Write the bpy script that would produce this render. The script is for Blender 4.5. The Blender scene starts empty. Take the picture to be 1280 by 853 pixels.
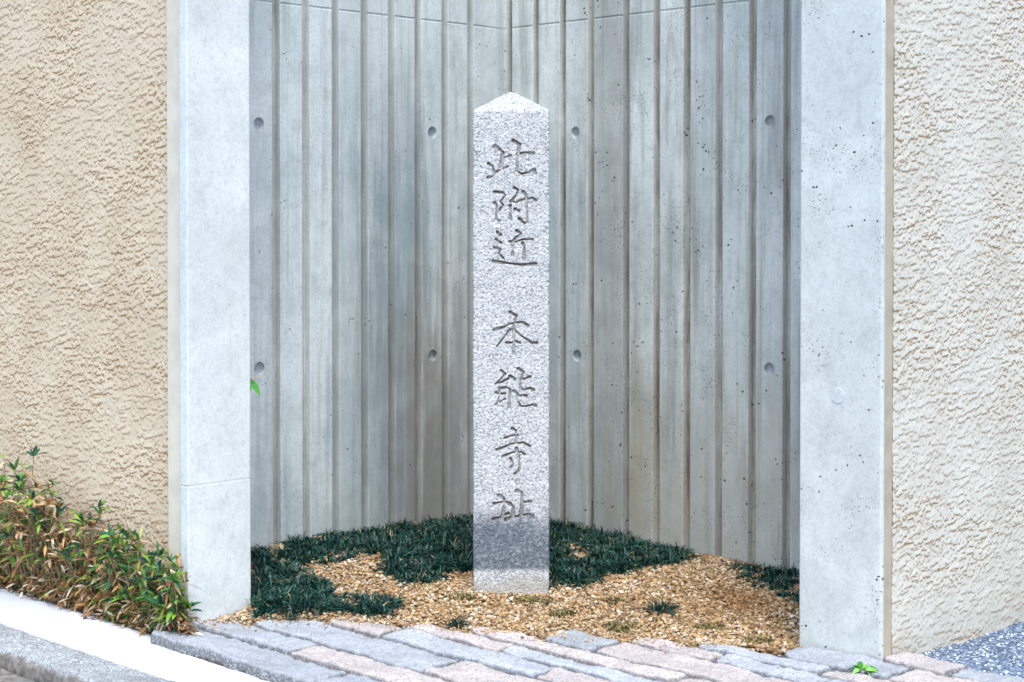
import bpy, bmesh, math, random
import numpy as np
from mathutils import Vector, Matrix
R = math.radians
rng = np.random.default_rng(7); random.seed(7)
scene = bpy.context.scene
C = scene.collection

# ------------------------------------------------------------------ camera
H = 0.86                 # camera height above the paving
F = 2107.0               # focal length in pixels of the 1280 px wide photograph
PITCH = R(1.0)
cam_d = bpy.data.cameras.new('camera'); cam = bpy.data.objects.new('camera', cam_d); C.objects.link(cam)
cam.location = (0, 0, H); cam.rotation_euler = (R(90) - PITCH, 0, 0)
cam_d.sensor_width = 36; cam_d.lens = F / 1280 * 36
pp = 280 + F * math.tan(PITCH)
cam_d.shift_y = -(426.5 - pp) / 1280
cam_d.clip_start = .05; cam_d.clip_end = 2000
cam_d.dof.use_dof = True; cam_d.dof.focus_distance = 3.85; cam_d.dof.aperture_fstop = 9
scene.camera = cam
scene.render.resolution_x = 1024; scene.render.resolution_y = 682
# ------------------------------------------------------------------ light
SUN_EL, SUN_AZ = 59, 4          # azimuth: degrees from straight behind the camera towards the right
sd = Vector((math.sin(R(SUN_AZ)) * math.cos(R(SUN_EL)), -math.cos(R(SUN_AZ)) * math.cos(R(SUN_EL)), math.sin(R(SUN_EL))))
w = bpy.data.worlds.new("World"); scene.world = w; w.use_nodes = True
nt = w.node_tree; nt.nodes.clear()
sky = nt.nodes.new('ShaderNodeTexSky'); sky.sky_type = 'NISHITA'; sky.sun_disc = False
sky.sun_elevation = R(SUN_EL); sky.sun_rotation = math.atan2(sd.x, sd.y)
sky.air_density = 1.0; sky.dust_density = 1.2; sky.ozone_density = 1.0
bg = nt.nodes.new('ShaderNodeBackground'); bg.inputs['Strength'].default_value = 0.15
wo = nt.nodes.new('ShaderNodeOutputWorld')
nt.links.new(sky.outputs[0], bg.inputs[0]); nt.links.new(bg.outputs[0], wo.inputs[0])
sun_d = bpy.data.lights.new('sun', 'SUN'); sun_d.energy = 1.6; sun_d.angle = R(28); sun_d.color = (1, .97, .93)
sun = bpy.data.objects.new('sun', sun_d); C.objects.link(sun)
sun.rotation_euler = sd.to_track_quat('Z', 'Y').to_euler(); sun.location = (2, -3, 4)
vs = scene.view_settings; vs.view_transform = 'Standard'; vs.look = 'None'; vs.gamma = 1; vs.use_curve_mapping = False
vs.exposure = 1.30

# ------------------------------------------------------------------ helpers
def px(x, y, z=0.0):
    Y = F * (H - z) / (y - 280.0)
    return ((x - 640.0) / F * Y, Y)
def sr(s, r): return ((s + r) / 2, (s - r) / 2)      # s = X+Y, r = X-Y (the two wall directions)
def tag(o, label=None, cat=None, group=None, kind=None):
    if label: o['label'] = label
    if cat: o['category'] = cat
    if group: o['group'] = group
    if kind: o['kind'] = kind
    return o
def empty(name, loc):
    o = bpy.data.objects.new(name, None); o.empty_display_size = .05; o.location = loc; C.objects.link(o); return o
def mesh_obj(name, verts, faces, mat, parent=None, origin=(0, 0, 0), smooth=False, colors=None, mats=None, midx=None):
    """verts in world space; origin = where the object's own origin sits"""
    v = np.asarray(verts, dtype=np.float64)
    po = Vector((0, 0, 0))
    if parent is not None:
        po = Vector(parent.location)
        if parent.parent: po += Vector(parent.parent.location)
        origin = po
    v = v - np.array(origin)[None, :]
    me = bpy.data.meshes.new(name)
    if isinstance(faces, np.ndarray):
        n = faces.shape[1]
        me.vertices.add(len(v)); me.vertices.foreach_set('co', v.astype(np.float32).ravel())
        me.loops.add(faces.size); me.loops.foreach_set('vertex_index', faces.astype(np.int32).ravel())
        me.polygons.add(len(faces)); me.polygons.foreach_set('loop_start', np.arange(0, faces.size, n, dtype=np.int32))
        me.update(calc_edges=True); me.validate()
    else:
        me.from_pydata([tuple(a) for a in v], [], faces); me.update()
    me.polygons.foreach_set('use_smooth', np.full(len(me.polygons), smooth))
    for m in ([mat] if mats is None else mats): me.materials.append(m)
    if midx is not None: me.polygons.foreach_set('material_index', np.asarray(midx, dtype=np.int32))
    if colors is not None:
        ca = me.color_attributes.new('col', 'FLOAT_COLOR', 'POINT')
        cc = np.ones((len(v), 4), dtype=np.float32); cc[:, :colors.shape[1]] = colors
        ca.data.foreach_set('color', cc.ravel())
    o = bpy.data.objects.new(name, me); C.objects.link(o)
    if parent is not None: o.parent = parent
    else: o.location = origin
    return o
def fnoise(shape, cell, lu, lv, ang=0, seed=0):
    """gaussian filtered noise, correlation lengths lu, lv (metres) on a grid with spacing cell=(du,dv); unit variance"""
    g = np.random.default_rng(seed).standard_normal(shape)
    fu = np.fft.fftfreq(shape[0], cell[0])[:, None]; fv = np.fft.fftfreq(shape[1], cell[1])[None, :]
    a = math.radians(ang); p = fu * math.cos(a) + fv * math.sin(a); q = -fu * math.sin(a) + fv * math.cos(a)
    k = np.exp(-2 * (math.pi ** 2) * ((p * lu) ** 2 + (q * lv) ** 2) * .25)
    n = np.real(np.fft.ifft2(np.fft.fft2(g) * k)); n -= n.mean(); return n / (n.std() + 1e-9)
def sstep(a, b, x):
    t = np.clip((x - a) / (b - a), 0, 1); return t * t * (3 - 2 * t)
def gridfaces(nu, nv, wrap=False):
    iu = np.arange(nu if wrap else nu - 1); iv = np.arange(nv - 1)
    a, b = np.meshgrid(iu, iv, indexing='ij'); a2 = (a + 1) % nu
    return np.stack([a * nv + b, a2 * nv + b, a2 * nv + b + 1, a * nv + b + 1], -1).reshape(-1, 4)
def boxsr(s0, s1, r0, r1, z0, z1):
    """box aligned with the wall directions: returns verts, faces"""
    if s0 > s1: s0, s1 = s1, s0
    if r0 > r1: r0, r1 = r1, r0
    vs_ = [(*sr(s, r), z) for z in (z0, z1) for s, r in ((s0, r0), (s1, r0), (s1, r1), (s0, r1))]
    # s,r axes are a mirrored frame; order gives outward normals after recalculation
    return vs_, [(0, 3, 2, 1), (4, 5, 6, 7), (0, 1, 5, 4), (1, 2, 6, 5), (2, 3, 7, 6), (3, 0, 4, 7)]
def solid(name, boxes, mat, parent=None, origin=(0, 0, 0), bevel=.003, **k):
    bm = bmesh.new()
    for vv, ff in boxes:
        b = [bm.verts.new(p) for p in vv]
        for f in ff: bm.faces.new([b[i] for i in f])
    bmesh.ops.recalc_face_normals(bm, faces=bm.faces)
    if bevel: bmesh.ops.bevel(bm, geom=list(bm.edges), offset=bevel, segments=2, affect='EDGES', profile=.6)
    vv = [tuple(v.co) for v in bm.verts]; bm.verts.index_update()
    ff = [[v.index for v in f.verts] for f in bm.faces]; bm.free()
    return mesh_obj(name, vv, ff, mat, parent, origin, **k)

# ------------------------------------------------------------------ materials
class N:
    def __init__(s, name):
        s.m = bpy.data.materials.new(name); s.m.use_nodes = True; s.t = s.m.node_tree
        s.b = s.t.nodes['Principled BSDF']; s.b.inputs['Roughness'].default_value = .85
        s.b.inputs['Specular IOR Level'].default_value = .3
        s.geo = s.t.nodes.new('ShaderNodeNewGeometry')
    def L(s, a, b): s.t.links.new(a, b)
    def mapv(s, scale=(1, 1, 1), rot=(0, 0, 0)):
        n = s.t.nodes.new('ShaderNodeMapping'); n.inputs['Scale'].default_value = scale; n.inputs['Rotation'].default_value = rot
        s.L(s.geo.outputs['Position'], n.inputs['Vector']); return n.outputs[0]
    def noise(s, scale, vec=None, detail=4, rough=.55, dist=0):
        n = s.t.nodes.new('ShaderNodeTexNoise'); n.inputs['Scale'].default_value = scale
        n.inputs['Detail'].default_value = detail; n.inputs['Roughness'].default_value = rough; n.inputs['Distortion'].default_value = dist
        s.L(vec if vec is not None else s.geo.outputs['Position'], n.inputs['Vector']); return n.outputs['Fac']
    def voro(s, scale, vec=None, out='Distance', feat='F1', rnd=1):
        n = s.t.nodes.new('ShaderNodeTexVoronoi'); n.inputs['Scale'].default_value = scale; n.feature = feat; n.inputs['Randomness'].default_value = rnd
        s.L(vec if vec is not None else s.geo.outputs['Position'], n.inputs['Vector']); return n.outputs[out]
    def ramp(s, x, a, b, lo=0., hi=1.):
        n = s.t.nodes.new('ShaderNodeMapRange'); n.interpolation_type = 'SMOOTHSTEP'
        for i, v in enumerate((a, b, lo, hi)): n.inputs[i + 1].default_value = v
        s.L(x, n.inputs[0]); return n.outputs[0]
    def math(s, op, a, b=None, c=None):
        n = s.t.nodes.new('ShaderNodeMath'); n.operation = op
        for i, v in enumerate((a, b, c)):
            if v is None: continue
            if isinstance(v, (int, float)): n.inputs[i].default_value = v
            else: s.L(v, n.inputs[i])
        return n.outputs[0]
    def mix(s, f, a, b, blend='MIX'):
        n = s.t.nodes.new('ShaderNodeMix'); n.data_type = 'RGBA'; n.blend_type = blend
        for i, v in ((0, f), (6, a), (7, b)):
            if isinstance(v, (int, float)): n.inputs[i].default_value = v
            elif isinstance(v, tuple): n.inputs[i].default_value = (*v, 1)
            else: s.L(v, n.inputs[i])
        return n.outputs[2]
    def xyz(s):
        n = s.t.nodes.new('ShaderNodeSeparateXYZ'); s.L(s.geo.outputs['Position'], n.inputs[0]); return n.outputs
    def attr(s, name='col'):
        n = s.t.nodes.new('ShaderNodeAttribute'); n.attribute_name = name; return n
    def bump(s, h, strength=.5, dist=.002, prev=None):
        n = s.t.nodes.new('ShaderNodeBump'); n.inputs['Strength'].default_value = strength; n.inputs['Distance'].default_value = dist
        s.L(h, n.inputs['Height'])
        if prev is not None: s.L(prev, n.inputs['Normal'])
        s.L(n.outputs[0], s.b.inputs['Normal']); return n.outputs[0]
    def col(s, c):
        if isinstance(c, tuple): s.b.inputs['Base Color'].default_value = (*c, 1)
        else: s.L(c, s.b.inputs['Base Color'])
    def rough(s, v):
        if isinstance(v, (int, float)): s.b.inputs['Roughness'].default_value = v
        else: s.L(v, s.b.inputs['Roughness'])

def concrete(name, light=(.50, .53, .53), dark=(.36, .40, .41), stain=0., pits=1., zone=None, attr=False):
    n = N(name)
    big = n.noise(3.2, detail=5, rough=.6)
    c = n.mix(n.ramp(big, .35, .68), light, dark)
    blot = n.noise(11, detail=6, rough=.65, dist=.4)
    c = n.mix(n.ramp(blot, .46, .72, 0, .55), c, tuple(x * .84 for x in dark))
    pale = n.noise(7, detail=4)
    c = n.mix(n.ramp(pale, .56, .74, 0, .5), c, tuple(min(1, x * 1.12) for x in light))
    fine = n.noise(160, detail=3)
    c = n.mix(n.ramp(fine, .42, .72, 0, .22), c, (.20, .22, .23))
    sp3 = n.noise(38, detail=6, rough=.75); c = n.mix(n.ramp(sp3, .50, .68, 0, .22), c, (.24, .26, .26)); c = n.mix(n.ramp(sp3, .32, .48, .25, 0), c, tuple(min(1, x * 1.15) for x in light))
    if stain:
        streak = n.noise(1.0, n.mapv((26, 26, 1.3)), detail=5, rough=.62)
        c = n.mix(n.ramp(streak, .48, .75, 0, stain), c, (.16, .165, .15))
        rust = n.noise(1.0, n.mapv((14, 14, 2.6)), detail=6, rough=.7)
        c = n.mix(n.ramp(rust, .56, .74, 0, stain * .9), c, (.24, .18, .12))
        drip = n.noise(1.0, n.mapv((60, 60, 1.1)), detail=6, rough=.75); dm = n.noise(1.0, n.mapv((3.5, 3.5, 1.2)), detail=2)
        c = n.mix(n.math('MULTIPLY', n.ramp(drip, .50, .66), n.ramp(dm, .48, .66, 0, stain)), c, (.21, .175, .125))
    if zone:      # weather staining: (axis, centre, half width, z where it fades, strength, colour)
        x = n.xyz()
        wob = n.noise(1.0, n.mapv((26, 26, 1.5)), detail=6, rough=.66)
        for ax, cen, hw, zt, stn, colr in zone:
            d = n.math('ABSOLUTE', n.math('SUBTRACT', x[ax], cen))
            d = n.math('ADD', d, n.math('MULTIPLY', n.math('SUBTRACT', wob, .5), hw * 2.2))
            m = n.ramp(d, hw * .0, hw, 1, 0)
            zz = n.math('ADD', x[2], n.math('MULTIPLY', n.math('SUBTRACT', wob, .5), .7))
            m = n.math('MULTIPLY', m, n.ramp(zz, zt - .40, zt, 1, 0))
            m = n.math('MULTIPLY', m, n.ramp(blot, .3, .6, .7, 1))
            c = n.mix(n.math('MULTIPLY', m, stn), c, colr)
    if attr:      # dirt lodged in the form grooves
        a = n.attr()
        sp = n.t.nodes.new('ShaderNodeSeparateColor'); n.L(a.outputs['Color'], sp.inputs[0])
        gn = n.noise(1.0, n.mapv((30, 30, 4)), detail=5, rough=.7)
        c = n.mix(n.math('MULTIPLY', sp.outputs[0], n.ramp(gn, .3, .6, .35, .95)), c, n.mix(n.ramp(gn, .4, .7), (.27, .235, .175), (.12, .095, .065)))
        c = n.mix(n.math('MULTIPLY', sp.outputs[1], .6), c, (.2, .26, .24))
        c = n.mix(n.ramp(sp.outputs[2], 0, 1, 0, .28), c, (.28, .31, .31))      # each board cast a slightly different grey
    # blow holes
    wv = n.t.nodes.new('ShaderNodeTexNoise'); wv.inputs['Scale'].default_value = 110; n.L(n.geo.outputs['Position'], wv.inputs['Vector'])
    vm = n.t.nodes.new('ShaderNodeVectorMath'); vm.operation = 'MULTIPLY_ADD'; vm.inputs[1].default_value = (.010, .010, .010); n.L(wv.outputs['Color'], vm.inputs[0]); n.L(n.mapv((1, 1, 1.35), (R(20), R(25), 0)), vm.inputs[2])
    pv = n.voro(58, vm.outputs[0]); size = n.noise(6, detail=1); size2 = n.noise(33, detail=0)
    thr = n.math('MULTIPLY', n.ramp(size2, .44, .74, 0, .20), n.ramp(size, .4, .62, .3, 1))
    thr = n.math('MULTIPLY', thr, pits)
    pit = n.ramp(n.math('SUBTRACT', pv, thr), -.02, .015, 1, 0)
    pv2 = n.voro(130, vm.outputs[0]); thr2 = n.math('MULTIPLY', n.ramp(n.noise(9, detail=2), .42, .66, 0, .2), pits)
    pit2 = n.ramp(n.math('SUBTRACT', pv2, thr2), -.02, .02, .8, 0)
    pall = n.math('MAXIMUM', pit, pit2)
    c = n.mix(n.math('MULTIPLY', pall, .92), c, (.045, .04, .035))
    n.col(c); n.rough(.8)
    h = n.math('ADD', n.math('MULTIPLY', n.noise(90, detail=5, rough=.7), .5), n.math('MULTIPLY', n.noise(14, detail=3), .6))
    h = n.math('SUBTRACT', h, n.math('MULTIPLY', pall, 2.2))
    n.bump(h, .55, .0016)
    return n.m

ST = (.13, .13, .125); BR = (.17, .145, .12)
M_rib_left = concrete('ribbed_concrete_a', (.61, .65, .64), (.47, .52, .515), stain=.42, pits=.8, attr=True,
    zone=[(1, 4.43, .17, 1.30, .85, (.16, .225, .25)), (1, 4.54, .22, .85, .85, (.18, .15, .115)), (1, 4.64, .20, 1.25, .55, (.22, .25, .25)), (1, 4.35, .6, .22, .35, (.34, .29, .21))])
M_rib_right = concrete('ribbed_concrete_b', (.60, .635, .61), (.45, .49, .475), stain=.62, pits=1.15, attr=True,  # base slightly darker than the left wall: weaker light put into the colour
    zone=[(1, 4.45, .10, 1.9, .55, (.20, .19, .165)), (1, 4.62, .20, 1.2, .60, (.20, .25, .27)), (1, 4.36, .14, .6, .45, (.21, .19, .15)), (1, 4.22, .5, .60, .50, (.36, .32, .23))])
M_pillar_left = concrete('smooth_concrete_a', (.62, .645, .615), (.55, .575, .55), stain=0, pits=.45)
M_pillar_right = concrete('smooth_concrete_b', (.57, .59, .56), (.48, .505, .48), stain=0, pits=1.1)

def stucco_mat(name, a, b):
    n = N(name)
    c = n.mix(n.ramp(n.noise(5, detail=5), .35, .7), a, b)
    c = n.mix(n.ramp(n.noise(140, detail=4, rough=.7), .4, .75, 0, .3), c, tuple(x * .75 for x in b))
    c = n.mix(n.ramp(n.noise(1, n.mapv((5, 5, 1.5)), detail=5, rough=.6), .5, .75, 0, .25), c, tuple(x * .8 for x in b))
    c = n.mix(n.ramp(n.math('ADD', n.xyz()[2], n.math('MULTIPLY', n.noise(14, detail=4), .12)), .05, .14, .35, 0), c, tuple(x * .6 for x in b))
    at = n.attr(); c = n.mix(at.outputs['Fac'], c, tuple(x * f for x, f in zip(b, (.60, .38, .20))))
    n.col(c); n.rough(.9)
    n.bump(n.noise(330, n.mapv((1, 1, 1.6)), detail=4, rough=.75), .5, .001)
    return n.m
M_stucco_left = stucco_mat('sand_plaster_shaded', (.60, .505, .365), (.54, .44, .305))
M_stucco_right = stucco_mat('pale_plaster_lit', (.57, .54, .46), (.515, .48, .40))  # stronger light on the right wall is put into this paler base
n = N('beige_sealant'); n.col(n.mix(n.ramp(n.noise(20), .4, .7), (.40, .34, .25), (.33, .28, .20))); n.bump(n.noise(60), .3, .001); M_trim_right = n.m
n = N('cream_sealant'); n.col(n.mix(n.ramp(n.noise(20), .4, .7), (.60, .56, .45), (.54, .50, .40))); n.bump(n.noise(60), .3, .001); M_trim_left = n.m

def granite(name, base, flecks, white, attr=False, stele=False, kerb=False):
    n = N(name)
    c = base
    if attr:
        c = n.attr().outputs['Color']
    else: c = n.mix(.0, base, base)
    vv = n.voro(330, out='Color'); sp = n.t.nodes.new('ShaderNodeSeparateColor'); n.L(vv, sp.inputs[0])
    c = n.mix(n.ramp(sp.outputs[0], .72, .8, 0, .6), c, white)
    c = n.mix(n.ramp(sp.outputs[1], .80, .84, 0, .75), c, flecks)
    f2 = n.noise(210, n.mapv((1, 1, 1.25), (0, R(35), 0)), detail=3, rough=.6, dist=.6)
    c = n.mix(n.ramp(f2, .56, .66, 0, .55), c, flecks)
    c = n.mix(n.ramp(n.noise(8, detail=5), .45, .75, 0, .25), c, tuple(x * .7 for x in white))
    if kerb:
        zk = n.math('ADD', n.xyz()[2], n.math('MULTIPLY', n.noise(30, detail=4), .012))
        c = n.mix(n.ramp(zk, -.036, -.028, .85, 0), c, n.mix(n.ramp(n.noise(60, detail=4), .4, .6), (.10, .075, .055), (.2, .18, .15)))
        c = n.mix(n.ramp(n.noise(7, detail=6, rough=.7), .48, .7, 0, .6), c, (.16, .165, .165))
    if stele:
        x = n.xyz()
        wob = n.noise(1, n.mapv((22, 22, 9)), detail=5, rough=.7)
        zt = n.math('ADD', x[2], n.math('MULTIPLY', n.math('SUBTRACT', wob, .5), .13))
        up = n.ramp(zt, .155, .235, 1, 0)
        lo = n.ramp(n.math('ADD', x[2], n.math('MULTIPLY', n.math('SUBTRACT', wob, .5), .012)), .066, .080, 0, 1)
        wet = n.math('MULTIPLY', up, lo)
        wetc = n.mix(n.ramp(n.noise(110, detail=4, rough=.75), .47, .62), (.075, .09, .11), (.19, .215, .235))
        c = n.mix(n.math('MULTIPLY', wet, .92), c, wetc)
        base_d = n.ramp(zt, .03, .075, .55, 0)
        c = n.mix(base_d, c, (.32, .27, .21))
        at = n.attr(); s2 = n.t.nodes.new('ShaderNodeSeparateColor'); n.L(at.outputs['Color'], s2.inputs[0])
        dirt_shade = n.math('MULTIPLY', s2.outputs[0], n.ramp(n.noise(34, detail=4), .36, .58, .35, 1))  # brown dirt in the cuts plus painted shade under their upper lips
        c = n.mix(n.math('MULTIPLY', dirt_shade, .97), c, (.115, .056, .022))
    n.col(c); n.rough(.8)
    n.bump(n.math('ADD', n.noise(260, detail=4, rough=.7), n.math('MULTIPLY', n.noise(90, detail=3), .6)), .6, .0012)
    return n.m
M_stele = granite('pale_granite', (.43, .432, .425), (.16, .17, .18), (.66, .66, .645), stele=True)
M_paver = granite('paving_granite', (.5, .5, .5), (.20, .21, .22), (.42, .43, .435), attr=True)
M_kerb = granite('kerb_granite', (.31, .325, .325), (.10, .10, .10), (.5, .52, .53), kerb=True)
n = N('white_concrete')
c = n.mix(n.ramp(n.noise(2.5, detail=5), .4, .7), (.70, .705, .70), (.56, .57, .58))
xs = n.xyz(); c = n.mix(n.ramp(n.math('ADD', xs[0], n.math('MULTIPLY', n.noise(9, detail=5), .5)), -1.0, -.45, .55, 0), c, (.42, .46, .52))
n.col(n.mix(n.ramp(n.noise(120, detail=3), .45, .75, 0, .2), c, (.5, .52, .55))); n.bump(n.noise(120, detail=5), .4, .001); M_white = n.m
n = N('blue_asphalt')
vv = n.voro(190, out='Color'); sp = n.t.nodes.new('ShaderNodeSeparateColor'); n.L(vv, sp.inputs[0])
c = n.mix(n.ramp(sp.outputs[0], .2, .9), (.06, .09, .135), (.19, .245, .32)); c = n.mix(n.ramp(sp.outputs[1], .84, .90), c, (.55, .62, .70))
n.col(c); n.bump(n.voro(150), .9, .004); n.rough(.7); M_asphalt = n.m
n = N('soil'); n.col(n.mix(n.ramp(n.noise(70, detail=5, rough=.7), .4, .65), (.20, .125, .06), (.34, .235, .13))); n.bump(n.noise(120, detail=5), .8, .006); M_soil = n.m
n = N('joint_soil'); n.col(n.mix(n.ramp(n.noise(50, detail=5, rough=.7), .4, .65), (.07, .055, .045), (.14, .13, .12))); n.bump(n.noise(120, detail=5), .8, .006); M_joint = n.m
n = N('earth'); n.col(n.mix(n.ramp(n.noise(3, detail=5), .4, .65), (.16, .16, .16), (.1, .1, .1))); M_ground = n.m
def attr_mat(name, rough=.6, trans=0, spec=.3):
    n = N(name); n.col(n.attr().outputs['Color']); n.rough(rough); n.b.inputs['Specular IOR Level'].default_value = spec
    if trans:
        t = n.t.nodes.new('ShaderNodeBsdfTranslucent'); m = n.t.nodes.new('ShaderNodeMixShader'); m.inputs[0].default_value = trans
        n.L(n.attr().outputs['Color'], t.inputs[0]); n.L(n.b.outputs[0], m.inputs[1]); n.L(t.outputs[0], m.inputs[2])
        n.L(m.outputs[0], n.t.nodes['Material Output'].inputs[0])
    return n.m
M_leaf = attr_mat('leaf', .45, .2, .4); M_blade = attr_mat('grass_blade', .45, .12, .4)
n = N('pebble'); c = n.attr().outputs['Color']; n.col(n.mix(n.ramp(n.noise(300, detail=3), .45, .7, 0, .35), c, (.2, .13, .07))); n.rough(.75); M_peb = n.m
M_dry = attr_mat('dry_leaf', .7, .15, .2)
n = N('mortar_plug'); n.col(n.mix(n.ramp(n.noise(70, detail=4), .4, .65), (.44, .46, .48), (.33, .35, .36))); n.bump(n.noise(160, detail=4), .5, .001); M_plug = n.m
n = N('stem'); n.col(n.mix(n.ramp(n.noise(60), .4, .6), (.50, .36, .19), (.30, .19, .10))); M_stem = n.m

# ------------------------------------------------------------------ ground heights
def gz(X, Y):
    t = np.clip((Y - 3.46) / .62, 0, 1.3)
    k = .85 - .42 * sstep(-.5, .7, X)
    return -.0075 + .082 * k * sstep(0, 1.15, t) + .006 * np.sin(X * 17 + 1) * np.sin(Y * 13)
def gp(x, y):
    """ground point in the planting bed that the photo shows at pixel x, y"""
    z = 0.
    for _ in range(12):
        X, Y = px(x, y, z); z = float(gz(np.array(X), np.array(Y)))
    return X, Y, z

# ------------------------------------------------------------------ setting
S = 600
o = mesh_obj('ground', [(-S, -S, -.13), (S, -S, -.13), (S, S, -.13), (-S, S, -.13)], [(0, 1, 2, 3)], M_ground); tag(o, kind='structure')

WT = 2.7      # wall top
# key plan numbers
L_OUT, L_IN, L_END = 2.903, 3.136, -4.289
R_OUT, R_IN, R_END = -2.586, -2.862, 4.042

# planting bed floor
us = np.linspace(-1.15, 1.25, 200); vs2 = np.linspace(3.3, 4.85, 130)
U, V = np.meshgrid(us, vs2, indexing='ij')
Z = gz(U, V) - .004 + .002 * fnoise(U.shape, (.012, .012), .03, .03, seed=3)
FS = [2.9, 2.92, 3.05, 3.22, 3.36, 3.45, 3.545, 3.70, 3.795, 3.885, 4.04, 4.3]
def rr(x, y): X, Y = px(x, y); return X - Y
FR = [-4.25, rr(250, 776), rr(308, 776), rr(395, 774), rr(494, 781), rr(585, 785), rr(670, 789), rr(785, 795), rr(850, 805), rr(905, 805), rr(980, 815), -2.9]
keep = (U - V > -4.80) & (U + V < 4.80) & (U + V > np.where(U - V < L_END + .04, L_IN - .02, L_OUT + .03)) & (U - V < np.interp(U + V, FS, FR) + .09)
Z = np.where(U - V > np.interp(U + V, FS, FR) + .022, np.minimum(Z, -.017), Z)
verts = np.stack([U, V, Z], -1).reshape(-1, 3); fc = gridfaces(200, 130)
kf = keep.reshape(-1)[fc].all(1) & (verts[fc][:, :, 1].min(1) > 3.42)
o = mesh_obj('gravel_bed', verts, fc[kf], M_soil, smooth=True); tag(o, kind='structure')

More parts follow.
